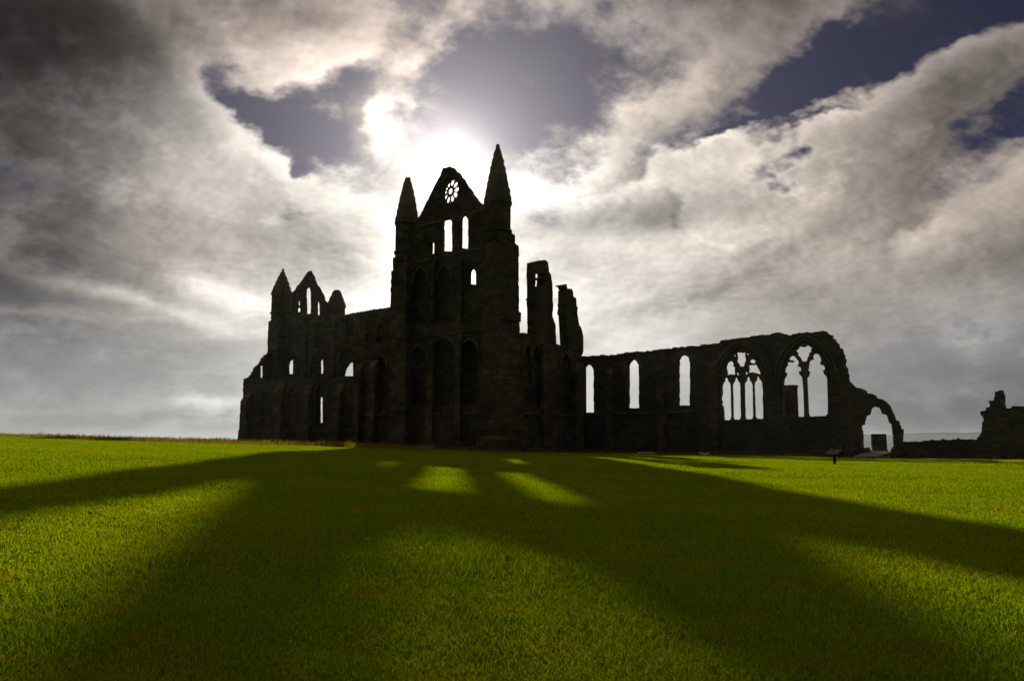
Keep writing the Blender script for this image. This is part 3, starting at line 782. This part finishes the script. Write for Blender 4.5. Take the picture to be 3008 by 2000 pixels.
# east end: gable seen from inside, and the broken end of the aisle
EG = Frame(B0, SOUTH, EAST)
eg_o = mp(Z3, [(470, 560), (470, 290), (485, 280), (540, 210), (575, 160), (610, 110), (635, 100), (650, 98), (670, 140), (690, 190), (720, 245), (750, 300), (765, 345), (790, 372), (800, 560)])
eg = slab('gable_wall', EG, eg_o, [mp(Z3, [(613, 446), (612, 330), (607, 300), (610, 250), (624, 222), (636, 245), (640, 290), (640, 446)]),
                                  mp(Z3, [(541, 430), (541, 402), (548, 394), (554, 404), (554, 430)]), mp(Z3, [(546, 378), (546, 346), (551, 342), (552, 378)]),
                                  mp(Z3, [(700, 460), (700, 350), (705, 344), (710, 370), (711, 460)])], 0, .45, M['stone'], abbey, amp=.07)
slab('aisle_end_wall', EG, mp(Z3, [(96, 1800), (96, 975), (130, 965), (150, 940), (160, 910), (195, 860), (230, 825), (235, 800), (285, 760), (330, 745), (330, 1800)]),
     [mp(Z3, [(236, 962), (237, 865), (250, 862), (249, 960)])], 0, .6, M['rubble'], abbey, amp=.1)
EGT = Frame(B0, WEST, SOUTH)
turret(EGT, 828, 880, 0, 799, 854, 866, 795, 926, .08,
       [(798, 858, 923, 946, -.9, .9), (787, 858, 944, 1010, -1.1, 1.0), (784, 842, 1008, 1120, -1.1, .3)])
EG2 = Frame(B0 + SOUTH * 0, WEST, SOUTH)
sn = EG.u_of(988, 890, 0)
turret(Frame(B0 + SOUTH * sn, WEST, SOUTH), 989, 890, 0, 964, 1013, 899, 853, 932, .42, [(966, 1012, 926, 1000, -.9, .9)])

# ------------------------------------------------------------------ broken west end wall, a thing of its own
RW = Frame(NC + SOUTH * .1, WEST, SOUTH)
rl = RW.world(RW.u_of(2790, 1320, 0), 0, -.4)
ruin = empty('ruined_wall', (rl.x, rl.y, 0), 'low broken rubble wall rising to a tall jagged stub at the right edge', 'wall')
o1 = mp(Z6, [(530, 1500), (530, 1000), (560, 990), (600, 925), (700, 912), (780, 915), (805, 905), (830, 912), (985, 905), (990, 888), (1070, 888), (1085, 880), (1150, 888), (1220, 880), (1255, 868), (1280, 882),
              (1360, 882), (1420, 880), (1430, 858), (1475, 860), (1485, 875), (1560, 882), (1600, 868), (1640, 882), (1700, 880), (1830, 870), (1830, 1500)])
slab('low_wall', RW, o1, [], .05, .75, M['rubble'], ruin, amp=.035, step=.25)
o2 = mp(Z6, [(1760, 1500), (1740, 850), (1700, 868), (1698, 848), (1740, 840), (1755, 800), (1770, 740), (1780, 690), (1778, 640), (1805, 630), (1795, 590), (1785, 545), (1745, 545), (1745, 490), (1830, 480), (1838, 440),
              (1875, 430), (1870, 385), (1852, 365), (1925, 355), (1925, 298), (1955, 290), (1955, 225), (2078, 222), (2085, 400), (2100, 420), (2105, 458), (2160, 458), (2165, 440), (2250, 432), (2343, 434), (2480, 440),
              (2620, 470), (2700, 520), (2700, 1500)])
slab('wall_stub', RW, o2, [], 0, .8, M['rubble'], ruin, amp=.05, step=.25)
m = MB(); u = RW.u_of(2640, 1340, 0); ue = RW.u_of(3060, 1345, 0)
while u < ue:
    l = RNG.uniform(.4, .9); m.box(u, u + l, -RNG.uniform(.15, .4), -.005, -1.4, RNG.uniform(-.15, .12), (0, 0, .08, 0)); u += l
m.build('plinth', M['rubble'], ruin, RW.mat)

# ------------------------------------------------------------------ nave pier stumps
def stump(px, depth, width_px, y_top, label, base=True):
    d = ray(px, 1320); p = EYEV + d * (depth / d.y); x, y = p.x, p.y
    r = width_px / 2 / FPX * depth; zt = EYE + (1300 - y_top) * depth / FPX; zg = ground_z(x, y)
    e = empty('pier_stump', (x, y, zg), label, 'pillar', 'pillar stumps inside the nave')
    fr = Matrix.Translation((x, y, 0)) @ Matrix.Rotation(-TH, 4, 'Z')
    m = MB(); seg = 48; z = zg - .3; i = 0
    prof = []
    while z < zt - .05:
        h = min(RNG.uniform(.32, .5), zt - z); prof += [(RNG.uniform(.985, 1.0), z), (RNG.uniform(.985, 1.0), z + h - .02), (.965, z + h - .01), (.965, z + h)]; z += h
    i0 = len(m.v)
    for s_, z in prof:
        for k in range(seg):
            a = 2 * math.pi * k / seg
            lob = .84 + .16 * abs(math.cos(a * 4)) ** .7                # clustered shafts
            m.v.append((r * s_ * lob * math.cos(a), r * s_ * lob * math.sin(a), z))
    for j in range(len(prof) - 1):
        for k in range(seg):
            a = i0 + j * seg + k; b = i0 + j * seg + (k + 1) % seg; m.f.append((a, b, b + seg, a + seg))
    m.f.append(tuple(i0 + (len(prof) - 1) * seg + k for k in range(seg)))
    m.build('shaft', M['dressed'], e, fr)
    if y_top < 1200:
        c = MB(); c.lathe(0, 0, [(r * .95, zt - .02), (r * 1.06, zt + .03), (r * 1.06, zt + .14), (r * .9, zt + .2)], 12, .2, .03); c.build('cap_slab', M['dressed'], e, fr)
    b = MB(); b.lathe(0, 0, [(r * 1.25, zg - .3), (r * 1.25, zg + .28), (r * 1.14, zg + .36), (r * 1.12, zg + .5), (r * 1.0, zg + .56)], 16, 0, .01); b.build('base', M['dressed'], e, fr)
stump(2329, 65, 43, 1140, 'tall stump of a clustered stone pillar seen through the large open window')
stump(2583, 61, 43, 1274.5, 'short stump of a clustered stone pillar seen through the doorway')

# ------------------------------------------------------------------ information lectern, boardwalk, plank
def on_ground(px, py):
    d = ray(px, py); lo, hi = 2.0, 200.0
    for t in np.arange(1.5, 120, .05):
        p = EYEV + d * t
        if p.z < ground_z(p.x, p.y): return p
    return EYEV + d * 120
lp = on_ground(2452, 1364)
sc = lp.y / FPX
lect = empty('information_lectern', lp, 'small dark sloping information lectern on the grass before the nave wall', 'sign')
lm = Matrix.Translation(lp) @ Matrix.Rotation(R(-62), 4, 'Z')
hgt = 42 * sc
m = MB(); m.box(-.05, .05, -.035, .035, -.3, hgt * .86); m.box(-.11, .11, -.08, .08, -.1, .02, (.02, .02, .02, .02)); m.build('post', M['sign_dark'], lect, lm)
pm = lm @ Matrix.Translation((0, 0, hgt * .84)) @ Matrix.Rotation(R(28), 4, 'X')
wd = 46 * sc * 1.05
m = MB(); m.box(-wd / 2, wd / 2, -.24, .24, 0, .03); m.build('panel', M['sign_dark'], lect, pm)
m = MB(); m.box(-wd / 2 + .03, wd / 2 - .03, -.21, .21, .031, .036); m.build('panel_face', M['print'], lect, pm)
m = MB()
for s in (-1, 1): m.box(s * .09 - .015, s * .09 + .015, -.16, .16, -.035, -.002)
m.build('bracket', M['sign_dark'], lect, pm)

bp = on_ground(2545, 1350)
bw = empty('boardwalk', bp, 'weathered timber boardwalk leading through the pointed doorway', 'walkway')
dm = Matrix.Translation(NAV.world(NAV.u_of(2583, 1338, 0), 0, 0) + UPV * (ground_z(bp.x, bp.y))) @ Matrix.Rotation(-TH, 4, 'Z')
m = MB()
for k in range(22):
    y0 = -3.5 + k * .2; m.box(-.75, .75, y0, y0 + .185, .10 + RNG.uniform(-.006, .006) + .014 * k, .14 + .014 * k + RNG.uniform(-.004, .004))
m.build('deck', M['timber'], bw, dm)
m = MB()
for s in (-.62, .62): m.box(s - .04, s + .04, -3.45, .85, -.25, .09, (0, 0, 0, 0))
m.build('joist', M['timber'], bw, dm)

qp = on_ground(1902, 1336)
m = MB(); m.box(-.75, .75, -.06, .06, .06, .11, (.01, .01, .01, .01)); m.box(-.6, -.52, -.05, .05, -.05, .058); m.box(.52, .6, -.05, .05, -.05, .058)
pk = m.build('plank_bench', M['sign_face'], None, Matrix.Translation(qp + Vector((0, .6, .1))) @ Matrix.Rotation(-TH, 4, 'Z'))
tag(pk, 'low pale plank lying at the foot of the nave wall', 'plank')

def loose_stone(px, py, s, label, mat=None):
    p = on_ground(px, py); bm = bmesh.new(); bmesh.ops.create_icosphere(bm, subdivisions=2, radius=1)
    ph = RNG.uniform(0, 6)
    for v in bm.verts:
        k = 1 + .22 * math.sin(v.co.x * 3.1 + ph) * math.cos(v.co.y * 2.7 - ph) + RNG.uniform(-.05, .05)
        v.co = Vector((v.co.x * s * 1.3 * k, v.co.y * s * k, v.co.z * s * .7 * k))
    me = bpy.data.meshes.new('loose_stone'); bm.to_mesh(me); bm.free(); me.materials.append(mat or M['pale_stone'])
    o = bpy.data.objects.new('loose_stone', me); link(o); o.location = p + UPV * s * .3; o.rotation_euler = (0, 0, RNG.uniform(0, 6))
    tag(o, label, 'stone', 'pale loose stones by the wall')
loose_stone(2062, 1334, .16, 'small pale stone leftmost of three at the wall foot')
loose_stone(2071, 1336, .11, 'smallest pale stone, middle of three at the wall foot')
loose_stone(2079, 1334, .14, 'small pale stone rightmost of three at the wall foot')

# ------------------------------------------------------------------ grass
NPR = np.random.default_rng(11)
def gz_arr(x, y):
    z = np.where(x < 0, 1.42 * np.tanh(-x * .0315), -.0125 * x / (1 + (x / 90) ** 2))
    sm = lambda a, b, v: (lambda t: t * t * (3 - 2 * t))(np.clip((v - a) / (b - a), 0, 1))
    z = z * (1 - .46 * sm(47, 100, y)); r = np.hypot(x, y)
    z = z - 46 * sm(105, 900, r) - 1.2 * sm(95, 180, r)
    z = z + .16 * np.exp(-((y - 26) / 12) ** 2 - (x / 15) ** 2)
    z = z + .05 * np.sin(x * .31 + 1.3) * np.sin(y * .23 + .4) * sm(3, 15, r)
    return z + .018 * np.sin(x * 1.1 + .6 * y) * np.sin(y * .9 - .4 * x + 2)

def blades(name, x, y, h, w, lean, mat, curl=.5):
    """one mesh of many grass blades: root pair, middle pair, tip"""
    n = len(x); z = gz_arr(x, y)
    a = NPR.uniform(0, 2 * np.pi, n); b = NPR.uniform(0, 2 * np.pi, n)
    ux, uy = np.cos(a) * w * .5, np.sin(a) * w * .5
    l = NPR.uniform(.15, 1, n) * lean * h
    lx, ly = np.cos(b) * l, np.sin(b) * l
    v = np.empty((n, 5, 3), np.float32)
    for k, s in ((0, -1), (1, 1)):
        v[:, k] = np.stack([x + s * ux, y + s * uy, z - .012], 1)
    for k, s in ((2, 1), (3, -1)):
        v[:, k] = np.stack([x + s * ux * .8 + lx * curl * .6, y + s * uy * .8 + ly * curl * .6, z + h * .6], 1)
    v[:, 4] = np.stack([x + lx, y + ly, z + h * NPR.uniform(.8, 1.0, n)], 1)
    base = (np.arange(n) * 5)[:, None]
    loops = np.concatenate([base + np.array([0, 1, 2, 3]), base + np.array([3, 2, 4])], 1).astype(np.int32).ravel()
    starts = (np.arange(n)[:, None] * 7 + np.array([0, 4])).astype(np.int32).ravel()
    me = bpy.data.meshes.new(name)
    me.vertices.add(n * 5); me.vertices.foreach_set('co', v.ravel())
    me.loops.add(n * 7); me.loops.foreach_set('vertex_index', loops)
    me.polygons.add(n * 2); me.polygons.foreach_set('loop_start', starts)
    me.update(calc_edges=True); me.materials.append(mat)
    o = bpy.data.objects.new(name, me); link(o); return o

def lumps(x, y):
    return (np.sin(x * 2.3 + 1.7 * np.sin(y * 1.3)) * np.sin(y * 2.9 + 1.1 * np.sin(x * 1.9)) +
            .6 * np.sin(x * 5.7 + y * 3.1 + 2 * np.sin(y * 2.2)) * np.sin(y * 6.3 - x * 2.7) + .5 * np.sin(x * .7 + y * .4) * np.sin(y * .9 - x * .3))

def sow(n, r0, r1, p, half=44):
    """radii with density falling as r**-p"""
    q = 2 - p; u = NPR.uniform(0, 1, n)
    r = (r0 ** q + u * (r1 ** q - r0 ** q)) ** (1 / q)
    a = np.radians(NPR.uniform(-half, half, n)); return r * np.sin(a), r * np.cos(a), r
x, y, r = sow(1000000, 1.6, 58, 1.5)
# keep clear of the walls and the ground behind them
def in_front(fr, x, y, off): return (x - fr.o.x) * fr.i.x + (y - fr.o.y) * fr.i.y < -off
keep = (in_front(NAV, x, y, .45) | ((x - NC.x) * WEST.x + (y - NC.y) * WEST.y < 0)) & (in_front(FAC, x, y, .9) | ((x - A0.x) * WEST.x + (y - A0.y) * WEST.y > 2.2))
x, y, r = x[keep], y[keep], r[keep]
lp_ = lumps(x, y)
h = (.029 + .0004 * np.minimum(r, 30)) * np.clip(1 + .34 * lp_, .35, 2.0) * NPR.uniform(.6, 1.2, len(x))
w = .0032 * (1 + r / 7.0) * NPR.uniform(.7, 1.3, len(x))
g = blades('grass', x, y, h, w, 1.7, M['blade']); tag(g, 'short uneven lawn grass lit from behind', 'grass', kind='stuff')

# coarse dry grass along the bank, and at the foot of the walls
bx, by = [], []
nb = 42000
yy = NPR.uniform(45, 66, nb); xx = NPR.uniform(-.74, -.10, nb) * yy
k = NPR.uniform(0, 1, nb) < np.clip(.45 + .35 * lumps(xx * .25, yy * .4), .05, 1); bx.append(xx[k]); by.append(yy[k])
def along(fr, u0, u1, n0, n1, cnt):
    u = NPR.uniform(u0, u1, cnt); n = n1 + (n0 - n1) * NPR.uniform(0, 1, cnt) ** 2
    k = NPR.uniform(0, 1, cnt) < np.clip(.5 + .5 * lumps(u * .5, n * .2), .08, 1)
    u, n = u[k], n[k]; bx.append(fr.o.x + fr.u.x * u + fr.i.x * n); by.append(fr.o.y + fr.u.y * u + fr.i.y * n)
along(FAC, FAC.u_of(1040, 1300, 0), FAC.u_of(1545, 1300, 0), -3.2, -.9, 9000)
along(WFR, 0, 11, -2.2, -.4, 3500)
along(NAV, -1, 4.2, -2.6, -.5, 3200)
along(NAV, 4, 26, -.9, -.4, 4500)
along(PAS, -2, 24, -2.5, -.7, 8000)
bx = np.concatenate(bx); by = np.concatenate(by)
hh = NPR.uniform(.12, .34, len(bx)) * np.clip(1 + .4 * lumps(bx * .4, by * .4), .4, 1.8)
g2 = blades('rough_grass', bx, by, hh, NPR.uniform(.02, .045, len(bx)), .7, M['rough']); tag(g2, 'coarse brown grass along the bank and wall foot', 'grass', kind='stuff')

# ------------------------------------------------------------------ single plantain stalks standing above the lawn
M['stalk'] = simple('dry_stalk', (.22, .20, .06), .7, .2); M['seed'] = simple('seed_head', (.13, .10, .04), .9, .3, 40)
def stalk(px, py_base, py_top, px_top, label):
    p = on_ground(px, py_base); s = p.y / FPX; ht = (py_base - py_top) * s; dx = (px_top - px) * s
    e = empty('plantain_stalk', p, label, 'weed', 'dry stalks on the lawn')
    m = MB(); prof = []
    rr = .0016 + .0004 * p.y / 6
    L = 7; seg = 6
    for j in range(L):
        t = j / (L - 1)
        for k in range(seg):
            a = 2 * math.pi * k / seg; m.v.append((dx * t * t + rr * math.cos(a), rr * math.sin(a), ht * t - .02 * (1 - t)))
    for j in range(L - 1):
        for k in range(seg): a = j * seg + k; b = j * seg + (k + 1) % seg; m.f.append((a, b, b + seg, a + seg))
    m.build('stem', M['stalk'], e, Matrix.Translation(p))
    q = MB(); q.lathe(dx, 0, [(rr, ht - .012), (rr * 2.6, ht - .004), (rr * 3.0, ht + .008), (rr * 2.2, ht + .02), (rr * .6, ht + .028)], 8, 0, rr * .3)
    q.build('seed_head', M['seed'], e, Matrix.Translation(p))
stalk(1335, 1488, 1455, 1334, 'straight dry stalk just below the patch of light in the middle of the lawn')
stalk(1482, 1676, 1644, 1489, 'dry stalk beside the tuft of long bright grass in the foreground')
stalk(441, 1702, 1668, 438, 'upright dry stalk in the dark grass at lower left')
stalk(922, 1742, 1710, 935, 'dry stalk leaning right, low in the shadow left of centre')
stalk(1745, 1413, 1403, 1744, 'tiny far stalk in the shadow below the nave wall')
# tuft of longer bright grass
tx = NPR.normal(0, .34, 900); ty = NPR.normal(0, .30, 900); tp = on_ground(1410, 1660)
tf = blades('grass_tuft', tp.x + tx, tp.y + ty, NPR.uniform(.04, .085, 900), NPR.uniform(.004, .008, 900), 1.1, M['blade']); tag(tf, 'tuft of longer brighter grass in the middle foreground', 'grass', kind='stuff')

# ------------------------------------------------------------------ air
def build_haze():
    m, nt = new_mat('haze_air')
    pv = nt.nodes.new('ShaderNodeVolumePrincipled'); pv.inputs['Color'].default_value = (.80, .87, 1.0, 1); pv.inputs['Density'].default_value = 8e-5
    pv.inputs['Anisotropy'].default_value = .3
    o = nt.nodes.new('ShaderNodeOutputMaterial'); nt.links.new(pv.outputs[0], o.inputs['Volume'])
    b = MB(); b.box(-9800, 9800, -9800, 9800, -60, 36); h_ = b.build('haze', m, None); tag(h_, 'thin pale haze over the far land', 'haze', kind='stuff')
build_haze()
